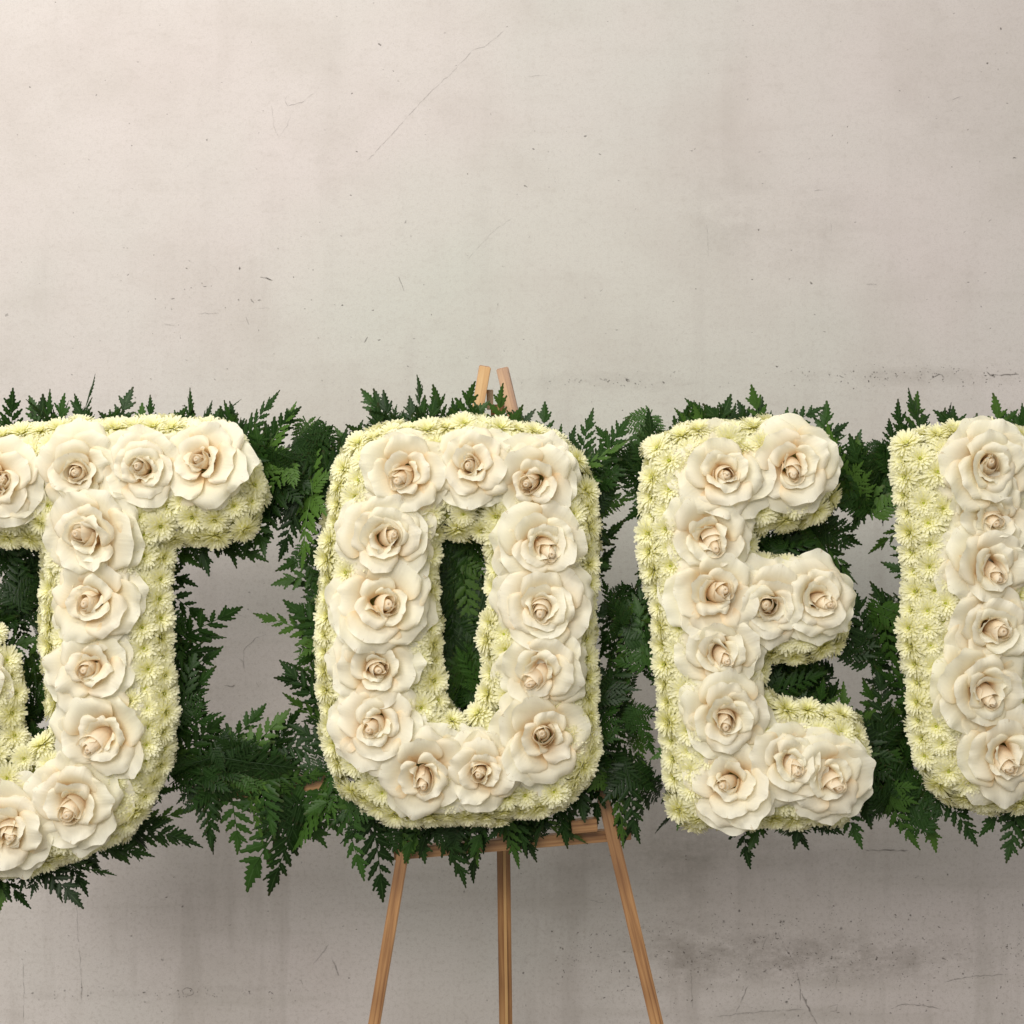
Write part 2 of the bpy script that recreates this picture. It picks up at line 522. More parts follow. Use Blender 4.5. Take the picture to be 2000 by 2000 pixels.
make_cracks()

M_FLOOR = simple('concrete_floor', lambda a: a.ramp(a.noise(a.n('TexCoord').outputs['Object'], 6, 5, 0.65), [(0.3, (0.20, 0.185, 0.165)), (0.7, (0.30, 0.28, 0.25))]), 0.8, 0.3)
floor = link('floor', box_mesh('floor', -2.4, 2.4, -2.4, WY, -1.25, -1.15, M_FLOOR))
tag(floor, 'grey concrete floor below the wall', kind='structure')


# ------------------------------------------------------------------ easel
def bar(name, pts, w, t, mat, parent, ends=(1.0, 1.0)):
    """softened rectangular bar along a straight line; its mesh runs along local Z"""
    a, b = Vector(pts[0]), Vector(pts[1])
    d = b - a
    L = d.length
    z = d.normalized()
    yv = Vector((0, 1, 0))
    yv = (yv - z * yv.dot(z)).normalized()
    x = yv.cross(z)
    bm = bmesh.new()
    bmesh.ops.create_cube(bm, size=1)
    for v in bm.verts:
        s = ends[1] if v.co.z > 0 else ends[0]
        v.co = Vector((v.co.x * w * s, v.co.y * t, (v.co.z + 0.5) * L))
    bmesh.ops.bevel(bm, geom=list(bm.edges), offset=min(w, t) * 0.07, segments=2, affect='EDGES')
    me = bpy.data.meshes.new(name)
    bm.to_mesh(me)
    bm.free()
    me.materials.append(mat)
    m = Matrix.Identity(4)
    for i in range(3):
        m[i][0], m[i][1], m[i][2], m[i][3] = x[i], yv[i], z[i], a[i]
    o = link(name, me, parent)
    o.matrix_world = m
    return o


def extend(a, b, zend):
    d = b - a
    return a + d * ((zend - a.z) / d.z)


easel = bpy.data.objects.new('wooden_easel', None)
COL.objects.link(easel)
tag(easel, 'brown wooden tripod easel standing behind the O, its two tips rising above the fern', 'easel')
for (t0, b0, mat, w) in (((947, 716), (731, 2000), M_WOOD, .0120), ((981, 720), (1283, 2000), M_WOOD, .0130)):
    a = P(*t0, 0.105)
    b = P(*b0, 0.055)
    bar('leg', (a, extend(a, b, -1.15)), w, 0.012, mat, easel)
a, b = P(972, 790, .135), P(984, 1700, .21)
e = extend(a, b, -1.15)
rl = bar('leg', (a, e), 0.0150, 0.012, M_WOOD, easel)
g = bar('groove_strip', (a + Vector((.001, -.0067, 0)), e + Vector((.001, -.0067, 0))), 0.0034, 0.0022, M_WOOD_PALE, easel)
bar('crossbar', (P(770, 1667, .080), P(1232, 1627, .080)), 0.0120, 0.010, M_WOOD, easel)
bar('crossbar', (P(905, 1000, .092), P(1040, 1000, .092)), 0.0125, 0.008, M_WOOD, easel)
bar('hinge_block', (P(957, 762, .118), P(957, 800, .118)), 0.007, 0.012, M_BRASS, easel)
# ears: short pale front pieces screwed to the leg tops
bar('leg_tip', (P(948, 717, .0935), P(929, 822, .091)), 0.0118, 0.007, M_WOOD_PALE, easel, (1.0, 1.0))
bar('leg_tip', (P(980, 721, .0935), P(1003, 812, .091)), 0.0118, 0.007, M_WOOD, easel, (1.0, 1.0))

bat = bar('wooden_batten', (P(368, 1552, .062), P(640, 1524, .066)), 0.016, 0.010, M_WOOD, None)
tag(bat, 'brown wooden batten half hidden in the fern between the J and the O, low down', 'batten')
blk = bar('wood_block', (P(1116, 1614, .058), P(1166, 1609, .058)), 0.013, 0.012, M_WOOD, None)
tag(blk, 'short brown wood block in the fern above the right end of the easel crossbar', 'wood block')

# ------------------------------------------------------------------ rose
def petal_grid(nu, nv):
    u = np.linspace(-1, 1, nu)
    v = np.linspace(0, 1, nv)
    U, V = np.meshgrid(u, v)
    faces = [(j * nu + i, j * nu + i + 1, (j + 1) * nu + i + 1, (j + 1) * nu + i) for j in range(nv - 1) for i in range(nu - 1)]
    return U, V, faces


PU, PV, PF = petal_grid(19, 18)


def petal(L, Wd, phi0, phi1, roll, theta, r0, z0, cup, ruffle, seed, point=0.12, skew=0.0):
    """One broad rose petal. phi: lean from the flower axis at the base / at the rim (degrees);
    roll: extra backward curl of the rim; cup: transverse curvature radius, m."""
    r = np.random.default_rng(seed)
    U, V = PU, PV
    top = 0.60 + 0.40 * np.sqrt(np.clip(1 - np.abs(U) ** 2.3, 0, 1)) + point * np.exp(-(U / 0.22) ** 2) * 0.35
    notch = r.uniform(-0.06, 0.06)
    top = top + notch * np.sin(U * 3 + r.uniform(0, 6)) + 0.02 * np.sin(U * 7 + r.uniform(0, 6))
    s = V * top
    width = Wd * (0.22 + 0.78 * np.clip(V / 0.62, 0, 1) ** 0.75)
    t = U * width * (1 - 0.10 * smooth01(0.75, 1, V))
    rl = roll * (0.55 + 0.45 * np.sin(U * r.uniform(1.2, 2.6) + r.uniform(0, 6)))
    phi = R(phi0) + (R(phi1) - R(phi0)) * smooth01(0.0, 0.95, V) + R(1) * rl * smooth01(0.70, 1.0, V)
    # corners fold back further
    phi = phi + R(roll * 0.45) * np.abs(U) ** 3 * smooth01(0.55, 1, V)
    ds = np.diff(s, axis=0, prepend=0) * L
    rad = r0 + np.cumsum(np.sin(phi) * ds, axis=0)
    zz = z0 + np.cumsum(np.cos(phi) * ds, axis=0)
    # transverse cupping toward the axis (positive) easing off at the rim
    cr = 1.0 / cup * (1 - 0.75 * smooth01(0.45, 1, V))
    lat = np.where(np.abs(cr) > 1e-6, np.sin(t * cr) / cr, t)
    dep = (1 - np.cos(t * cr)) / cr
    # normal pointing to the axis / up
    nr, nz = -np.cos(phi), np.sin(phi)
    ruf = ruffle * (V ** 2.5) * (np.sin(U * r.uniform(2.5, 4.5) + r.uniform(0, 6)) * 0.8 + 0.5 * np.sin(U * r.uniform(6, 9) + r.uniform(0, 6)) * V ** 2 + 0.22 * np.sin(U * r.uniform(12, 17) + r.uniform(0, 6)) * V ** 5)
    ruf = ruf + ruffle * 0.5 * np.sin(V * 5 + U * 1.5 + r.uniform(0, 6)) * V
    # a soft diagonal crease
    if r.uniform() < 0.6:
        cd = U * math.cos(1.1) + (V - 0.5) * math.sin(1.1) * r.choice((-1, 1)) - r.uniform(-.3, .3)
        ruf = ruf - r.uniform(.0008, .0024) * np.exp(-(cd / 0.13) ** 2) * V ** 1.5
    n = dep + ruf
    rad = rad + nr * n
    zz = zz + nz * n
    x, y = rad, lat + skew * V * L
    c, sn = math.cos(theta), math.sin(theta)
    X = x * c - y * sn
    Y = x * sn + y * c
    co = np.stack([X.ravel(), Y.ravel(), zz.ravel()], 1)
    vv = np.clip(s / 1.0, 0, 1.05)
    uv = np.stack([(U.ravel() + 1) / 2, np.clip(vv.ravel(), 0, 1)], 1)
    return co, uv


def bud_profile(p, rb):
    """egg-shaped bud: p 0 at the base, 1 at the closed top"""
    ztop = 0.0270
    z = 0.001 + (ztop - 0.001) * p
    zc = 0.0135
    k = np.clip((z - zc) / (ztop - zc), 0, 1)
    rad = rb * np.where(z < zc, 0.74 + 0.26 * np.sin(np.clip(z / zc, 0, 1) * np.pi / 2), np.sqrt(np.clip(1 - k ** 2.3, 0.0, 1)))
    return rad, z


def bud_place(A, rad, z, sh, el):
    return rad * np.cos(A) * el + sh[0] * z, rad * np.sin(A) / el + sh[1] * z, z


def bud_wrap(rb, k, a0, span, sh, el, seed, nu=26, nv=12):
    """a petal wound round the bud; its rim climbs on a slant and one edge lifts off"""
    g = np.random.default_rng(seed)
    u = np.linspace(0, 1, nu)
    v = np.linspace(0, 1, nv)
    U, V = np.meshgrid(u, v)
    hi = (0.975, 0.95, 0.91, 0.86, 0.78)[k] + g.uniform(-.03, .02)
    rb = rb * (0.50 + 0.125 * k)
    top = hi - g.uniform(.10, .24) * (1 - np.sin(np.pi * np.clip(U * 0.9 + 0.05, 0, 1)) ** 0.8) + 0.02 * np.sin(U * 8 + g.uniform(0, 6))
    p = V * top
    rad, z = bud_profile(p, rb)
    lift = smooth01(0.70, 1.0, U)
    off = 0.0002 * k + (0.0008 + 0.0022 * g.uniform()) * lift * V ** 2 + (0.0005 + 0.0012 * g.uniform()) * smooth01(0.84, 1, V) * (0.4 + 0.6 * np.sin(U * 5 + g.uniform(0, 6)) ** 2)
    X, Y, Z = bud_place(a0 + U * span, rad + off, z + 0.0005 * lift, sh, el)
    co = np.stack([X.ravel(), Y.ravel(), Z.ravel()], 1)
    f = [(j * nu + i, j * nu + i + 1, (j + 1) * nu + i + 1, (j + 1) * nu + i) for j in range(nv - 1) for i in range(nu - 1)]
    return co, f, np.stack([U.ravel(), np.clip(V.ravel() * 0.9 + 0.1, 0, 1)], 1)


def heart_mesh(rb, seed, sh, el):
    """the closed heart of the bud, a little spiral dimple at its tip"""
    nt, nv = 36, 18
    T, V = np.meshgrid(np.linspace(0, 2 * np.pi, nt), np.linspace(0, 1, nv))
    rad, z = bud_profile(V ** 0.7, rb)
    ph = (V ** 3 * 1.6 + T / (2 * np.pi) + seed) % 1.0
    rad = rad + 0.0006 * (smooth01(0.0, 0.8, ph) - smooth01(0.85, 1.0, ph)) * (V > 0.3)
    z = z - 0.0024 * smooth01(0.93, 1.0, V)
    X, Y, Z = bud_place(T, rad, z, sh, el)
    f = [(j * nt + i, j * nt + i + 1, (j + 1) * nt + i + 1, (j + 1) * nt + i) for j in range(nv - 1) for i in range(nt - 1)]
    vv = 0.15 + 0.75 * V - 0.55 * smooth01(0.95, 1.0, V)
    return mesh('rose', np.stack([X.ravel(), Y.ravel(), Z.ravel()], 1), f, M_BUD, np.stack([T.ravel() / 6.3, vv.ravel()], 1))


rose_count = 0


def make_rose(px, py, rad_px, parent, tilt=(0, 0), style=0, y=-0.002):
    """roses face the viewer (local +Z -> world -Y); tilt in degrees (right, up)"""
    global rose_count
    rose_count += 1
    sd = 1000 + rose_count * 37
    r = np.random.default_rng(sd)
    q = rad_px / 87.5
    a0 = r.uniform(0, 2 * np.pi)
    rb = r.uniform(0.0092, 0.0116)
    sh = (r.uniform(-.42, .42), r.uniform(-.50, .20))
    el = r.uniform(.88, 1.12)
    rs = link('rose', heart_mesh(rb * 0.41, a0, sh, el), parent)
    rot = Matrix.Rotation(R(90), 4, 'X')
    tl = Matrix.Rotation(R(tilt[0] + r.uniform(-10, 10)), 4, 'Z') @ Matrix.Rotation(R(-tilt[1] + r.uniform(-10, 10)), 4, 'X')
    rs.matrix_world = Matrix.Translation(P(px, py, y)) @ tl @ rot @ Matrix.Scale(q, 4)

    def add(co, f, uv, mat):
        link('petal', mesh('petal', co, f, mat, uv), rs)
    nb = 5
    for k in range(nb):
        co, f, uv = bud_wrap(rb, k, a0 + k * 2.25 + r.uniform(-.4, .4), r.uniform(2.6, 4.2), sh, el, sd + k)
        add(co, f, uv, M_BUD)
    # rings of open petals: n, length, width, phi0, phi1, roll, r0, z0, cup, ruffle
    if style == 1:      # looser, folded inner petals
        rings = [(2, .0185, .0115, 4, 28, 50, .0062, .005, .012, .0018), (3, .0250, .0155, 14, 50, 55, .007, .004, .018, .0016), (4, .033, .0215, 28, 74, 55, .009, .001, .030, .0024),
                 (5, .038, .0265, 58, 88, 42, .009, .000, .050, .0030), (5, .040, .0285, 76, 99, 28, .010, -.001, .08, .0030)]
    elif style == 2:    # tighter, cupped
        rings = [(3, .0190, .0125, 5, 26, 60, .0066, .005, .012, .0014), (3, .0245, .0175, 14, 44, 60, .0080, .004, .0135, .0010), (4, .030, .0200, 22, 62, 65, .010, .001, .022, .0018),
                 (5, .0365, .0265, 50, 84, 45, .010, .000, .045, .0026), (5, .040, .0285, 74, 98, 30, .010, -.001, .08, .0030)]
    else:               # flat open rim round a clear hollow
        rings = [(2, .0180, .0120, 5, 30, 50, .0066, .005, .012, .0016), (3, .0235, .0170, 20, 52, 60, .0080, .004, .0150, .0016), (4, .0340, .0245, 44, 76, 60, .010, .001, .032, .0022),
                 (5, .0385, .0275, 62, 90, 38, .010, .000, .055, .0028), (5, .0405, .0290, 78, 100, 26, .010, -.001, .09, .0030)]
    th = a0 + r.uniform(0, 6)
    for ri, (n, L, w, p0, p1, roll, r0, z0, cup, ruf) in enumerate(rings):
        th += math.pi / n + r.uniform(-.3, .3)
        for k in range(n):
            ang = th + k * 2 * math.pi / n + r.uniform(-.32, .32)
            co, uv = petal(L * r.uniform(.90, 1.08), w * r.uniform(.90, 1.12), p0 + r.uniform(-9, 9), p1 + r.uniform(-10, 9), roll * r.choice((r.uniform(-.1, .5), r.uniform(-.1, .6), r.uniform(.3, .9), r.uniform(.8, 2.0))),
                           ang, r0, z0 + 0.0012 * (k % 2), cup * r.uniform(.8, 1.3), ruf * r.uniform(.5, 1.5), sd + 50 + ri * 10 + k,
                           r.uniform(0, .35), r.uniform(-.10, .10))
            add(co, PF, uv, M_ROSE)
    return rs


# ------------------------------------------------------------------ chrysanthemum
def mum_mesh(seed):
    r = np.random.default_rng(seed)
    V_, F_, UV_ = [], [], []

    def ray(ang, L, w, elev0, elev1, z0, r0, vbase):
        nv = 6
        base = len(V_)
        pr, pz = r0, z0
        tw = r.uniform(-.25, .25)
        sk = r.uniform(-.10, .10)
        for j in range(nv):
            v = j / (nv - 1)
            e = R(elev0 + (elev1 - elev0) * v)
            if j:
                pr += math.cos(e) * L / (nv - 1)
                pz += math.sin(e) * L / (nv - 1)
            hw = w * (0.50, 0.72, 0.88, 1.0, 0.98, 0.62)[j]
            a2 = ang + sk * v
            c, s = math.cos(a2), math.sin(a2)
            for q, dz in ((-1, 0.30), (0, 0.0), (1, 0.30)):
                lat = q * hw
                z = pz + dz * hw + tw * lat
                V_.append((pr * c - lat * s, pr * s + lat * c, z))
                UV_.append((0.5 + q * 0.5, vbase + (1 - vbase) * v))
        for j in range(nv - 1):
            for q in (0, 1):
                i = base + j * 3 + q
                F_.append((i, i + 1, i + 4, i + 3))
    # rings: count, length, half width, elevation start/end, z, r0, colour start
    for n, L, w, e0, e1, z0, r0, vb in ((30, .0150, .00140, -8, -26, -.0012, .0022, .36), (30, .0155, .00132, 10, -8, -.0004, .0022, .34), (27, .0146, .00128, 24, 6, .0004, .0021, .32), (23, .0130, .00122, 38, 20, .0010, .0019, .26), (16, .0108, .00125, 50, 32, .0016, .0016, .16),
                                        (12, .0080, .00105, 62, 44, .0020, .0012, .06), (8, .0052, .00085, 78, 66, .0022, .0009, 0.0)):
        off = r.uniform(0, 6)
        for k in range(n):
            ray(off + k * 2 * math.pi / n + r.uniform(-.10, .10), L * r.uniform(.86, 1.10), w * r.uniform(.85, 1.15), e0 + r.uniform(-9, 9), e1 + r.uniform(-10, 10), z0, r0, vb)
    return mesh('chrysanthemum', V_, F_, M_MUM, UV_)


MUMS = [mum_mesh(100 + i) for i in range(8)]


def eye_mesh():
    bm = bmesh.new()
    bmesh.ops.create_uvsphere(bm, u_segments=10, v_segments=6, radius=0.0019)
    for v in bm.verts:
        v.co.z = v.co.z * 0.7 + 0.0028
        v.co *= 1 + 0.06 * math.sin(v.co.x * 9000 + v.co.y * 7000)
    me = bpy.data.meshes.new('flower_centre')
    bm.to_mesh(me)
    bm.free()
    me.materials.append(M_EYE)
    for p in me.polygons: p.use_smooth = True
    return me


EYE = eye_mesh()


# ------------------------------------------------------------------ letters
def resample(poly, step):
    pts = [Vector(p) for p in poly]
    n = len(pts)
    out = []
    carry = 0.0
    for i in range(n):
        a, b = pts[i], pts[(i + 1) % n]
        L = (b - a).length
        d = carry
        while d < L:
            out.append(a + (b - a) * (d / L))
            d += step
        carry = d - L
    return out


def area2(p):
    return sum(p[i][0] * p[(i + 1) % len(p)][1] - p[(i + 1) % len(p)][0] * p[i][1] for i in range(len(p)))


def inside(poly, x, y):
    c = False
    n = len(poly)
    j = n - 1
    for i in range(n):
        xi, yi = poly[i]
        xj, yj = poly[j]
        if (yi > y) != (yj > y) and x < (xj - xi) * (y - yi) / (yj - yi) + xi:
            c = not c
        j = i
    return c


def dist_poly(poly, x, y):
    a = np.array(poly, float)
    b = np.roll(a, -1, 0)
    ab = b - a
    p = np.array((x, y))
    t = np.clip(((p - a) * ab).sum(1) / (ab ** 2).sum(1), 0, 1)
    return float(np.min(np.linalg.norm(a + ab * t[:, None] - p, axis=1)))


def contour(poly, step, hole=False):
    """resampled points with outward normals (away from the letter body)"""
    pts = resample(poly, step)
    n = len(pts)
    sgn = 1 if area2(poly) > 0 else -1
    if hole: sgn = -sgn
    out = []
    for i in range(n):
        t = pts[(i + 1) % n] - pts[i - 1]
        t2 = pts[(i + 2) % n] - pts[i - 2]
        t = (t.normalized() + t2.normalized()).normalized()
        out.append((pts[i], Vector((t.y, -t.x)) * sgn))
    return out


def make_letter(outer, holes, roses, label, xr=(-70, 2070), limit=296):
    cx = sum(p[0] for p in outer) / len(outer)
    root = bpy.data.objects.new('floral_letter', None)
    COL.objects.link(root)
    root.location = P(cx, max(p[1] for p in outer), 0.03)
    bpy.context.view_layer.update()
    tag(root, label, 'floral letter', 'floral letters in a row')
    loops = [(outer, False)] + [(h, True) for h in holes]

    def ok(x, y, d):
        if not inside(outer, x, y) or dist_poly(outer, x, y) < d: return False
        for h in holes:
            if inside(h, x, y) or dist_poly(h, x, y) < d: return False
        return True
    # foam
    rings = []
    for poly, hole in loops:
        rings.append([p - nn * 40 for p, nn in contour(poly, 26, hole)])
    flat = [p for ring in rings for p in ring]
    tris = tessellate_polygon([[Vector((p.x, p.y, 0)) for p in ring] for ring in rings])
    nF = len(flat)
    V = [P(p.x, p.y, 0.006) for p in flat] + [P(p.x, p.y, 0.045) for p in flat]
    F = [tuple(t) for t in tris] + [tuple(i + nF for i in reversed(t)) for t in tris]
    o = 0
    for ring in rings:
        m = len(ring)
        for i in range(m):
            j = (i + 1) % m
            F.append((o + i, o + j, o + j + nF, o + i + nF))
        o += m
    f = link('foam_base', mesh('foam_base', V, F, M_FOAM, smooth=False), root)
    f.matrix_world = Matrix.Identity(4)
    # chrysanthemums
    placed = []

    def try_put(x, y, depth, nrm, mind):
        if not (xr[0] < x < xr[1]): return
        p = P(x, y, depth)
        for q, *_ in placed:
            if (q - p).length < mind: return
        placed.append((p, nrm))
    rr = random.Random(int(cx))
    for row, (inset, depth, tilt, step, mind) in enumerate(((25, .006, 52, 37, .0155), (20, .025, 84, 42, .0165), (58, -.003, 22, 40, .0140), (92, -.005, 6, 42, .0155), (124, -.004, 0, 46, .017), (24, .044, 100, 60, .0205))):
        for poly, hole in loops:
            st = step * (0.92 if hole else 1)
            for p, nn in contour(poly, st, hole):
                j = rr.uniform(-4, 4)
                x, y = p.x - nn.x * (inset + j), p.y - nn.y * (inset + j)
                if inset > 40:
                    if not ok(x, y, inset * 0.72): continue
                    if any(math.hypot(x - a[0], y - a[1]) < a[2] * 0.64 for a in roses): continue
                elif not ok(x, y, inset * 0.55): continue
                t = R(tilt + rr.uniform(-12, 12))
                nv = Vector((nn.x * math.sin(t), -math.cos(t), -nn.y * math.sin(t)))
                nv += Vector((rr.uniform(-.12, .12), 0, rr.uniform(-.12, .12)))
                try_put(x, y, depth + rr.uniform(-.0025, .0025), nv.normalized(), mind)
    # close any bare foam left on the face
    xs, ys = [p[0] for p in outer], [p[1] for p in outer]
    for _ in range(900):
        x, y = rr.uniform(max(min(xs), xr[0]), min(max(xs), xr[1])), rr.uniform(min(ys), max(ys))
        if ok(x, y, 30) and not any(math.hypot(x - a[0], y - a[1]) < a[2] * 0.66 for a in roses):
            try_put(x, y, -.002, Vector((rr.uniform(-.2, .2), -1, rr.uniform(-.2, .2))).normalized(), .0150)
    placed = placed[:limit]
    for p, nrm in placed:
        sc = rr.uniform(0.80, 1.06)
        m = Matrix.Translation(p) @ nrm.to_track_quat('Z', 'Y').to_matrix().to_4x4() @ Matrix.Rotation(rr.uniform(0, 6.28), 4, 'Z') @ Matrix.Diagonal((sc, sc, sc * rr.uniform(.8, 1.25), 1))
        c = link('chrysanthemum', rr.choice(MUMS), root)
        c.matrix_world = m
        link('flower_centre', EYE, c)
    for a in roses:
        x, y, rp = a[:3]
        tl = a[3] if len(a) > 3 else (0, 0)
        st = a[4] if len(a) > 4 else rr.choice((0, 0, 1, 2))
        make_rose(x, y, rp, root, tl, st, y=-0.004 - rr.uniform(0, .004))
    return root


J = [(-180, 830), (0, 826), (135, 815), (310, 810), (430, 815), (485, 850), (510, 905), (522, 960), (510, 1020), (487, 1060), (415, 1068), (338, 1072), (335, 1190), (345, 1350), (344, 1480), (315, 1550),
     (262, 1628), (175, 1680), (60, 1716), (-60, 1720), (-165, 1680), (-200, 1550), (-190, 1350), (-150, 1225), (-60, 1205), (0, 1218), (40, 1285), (50, 1350), (38, 1405), (60, 1440), (90, 1432), (82, 1340), (72, 1240),
     (78, 1140), (86, 1075), (0, 1070), (-180, 1072)]
O = [(690, 845), (760, 820), (850, 815), (900, 806), (960, 812), (1040, 818), (1100, 850), (1150, 890), (1170, 960), (1176, 1020), (1170, 1100), (1174, 1200), (1168, 1300), (1174, 1400), (1180, 1470), (1152, 1530),
     (1120, 1572), (1060, 1602), (960, 1616), (860, 1618), (780, 1617), (710, 1592), (655, 1545), (630, 1470), (622, 1400), (613, 1320), (610, 1240), (622, 1150), (620, 1080), (630, 1000), (645, 930), (662, 880)]
OH = [(862, 1060), (940, 1056), (946, 1100), (946, 1180), (930, 1240), (936, 1300), (934, 1368), (915, 1385), (885, 1385), (870, 1350), (870, 1280), (864, 1200), (860, 1120)]
E = [(1262, 860), (1290, 835), (1370, 815), (1500, 812), (1572, 820), (1618, 850), (1634, 920), (1636, 980), (1616, 1012), (1570, 1036), (1500, 1043), (1482, 1048), (1482, 1078), (1530, 1085), (1600, 1092),
     (1642, 1110), (1655, 1150), (1662, 1220), (1640, 1272), (1600, 1298), (1555, 1308), (1507, 1292), (1505, 1345), (1530, 1368), (1590, 1366), (1650, 1376), (1692, 1402), (1700, 1470), (1696, 1530), (1676, 1582),
     (1640, 1612), (1560, 1622), (1450, 1618), (1340, 1624), (1305, 1604), (1297, 1540), (1288, 1470), (1283, 1380), (1273, 1290), (1268, 1200), (1252, 1120), (1246, 1060), (1248, 980), (1250, 900)]
L_ = [(1757, 850), (1790, 835), (1850, 822), (1950, 818), (2025, 840), (2045, 900), (2040, 1000), (2040, 1200), (2048, 1340), (2200, 1345), (2260, 1380), (2265, 1500), (2240, 1560), (2150, 1592), (2000, 1594),
      (1900, 1588), (1840, 1572), (1800, 1530), (1782, 1480), (1770, 1400), (1763, 1300), (1750, 1220), (1763, 1150), (1758, 1060), (1744, 960), (1738, 900)]

JR = [(-130, 925, 82), (5, 945, 88, (0, 0), 1), (158, 918, 84, (0, -6), 2), (283, 915, 78, (0, 4)), (402, 905, 84, (-4, 6), 0), (186, 1045, 94, (0, 0), 2), (190, 1172, 86, (0, 0), 0), (184, 1305, 86, (4, 8), 1),
      (206, 1432, 88, (0, 0), 0), (152, 1560, 94, (0, 0), 1), (22, 1612, 90, (8, 0), 1), (-110, 1590, 84), (-95, 1460, 82), (-70, 1330, 80)]
OR_ = [(797, 925, 84, (0, 0), 0), (925, 912, 78, (0, 4), 1), (1043, 938, 82, (0, 0), 0), (752, 1050, 90, (0, 0), 2), (1056, 1062, 90, (0, 0), 2), (744, 1180, 95, (0, 0), 0), (1060, 1183, 92, (4, 4), 2),
       (734, 1300, 82, (0, 0), 0), (1058, 1302, 88, (0, 0), 1), (738, 1412, 84, (0, 4), 0), (1060, 1435, 92, (6, 8), 0), (828, 1505, 86, (0, 0), 0), (942, 1502, 78, (4, 0), 1)]
ER = [(1410, 928, 92, (-6, 8), 1), (1545, 908, 84, (6, 4), 0), (1382, 1042, 88, (0, 0), 1), (1392, 1158, 88, (0, 4), 0), (1500, 1180, 82, (0, 0), 2), (1588, 1170, 78, (8, -4), 2), (1402, 1272, 80, (0, 0), 2),
      (1415, 1395, 90, (0, 0), 2), (1430, 1525, 90, (-6, 6), 1), (1538, 1488, 80, (4, 4), 2), (1610, 1512, 82, (4, 4), 0)]
LR = [(1922, 916, 92, (0, -4), 2), (1932, 1006, 88, (0, 6), 1), (1925, 1105, 90, (0, 0), 1), (1930, 1225, 90, (0, 4), 2), (1912, 1342, 94, (0, 0), 2), (1952, 1468, 92, (0, 0), 1), (2075, 1470, 86), (2190, 1465, 86)]

make_letter(J, [], JR, 'white letter J of cream roses edged with pale chrysanthemums, cut off at the left')
make_letter(O, [OH], OR_, 'white letter O of cream roses and chrysanthemums, in front of the easel')
make_letter(E, [], ER, 'white letter E of cream roses and chrysanthemums, between the O and the cut-off L')
make_letter(L_, [], LR, 'white letter L of cream roses with wide chrysanthemum edge, cut off at the right')


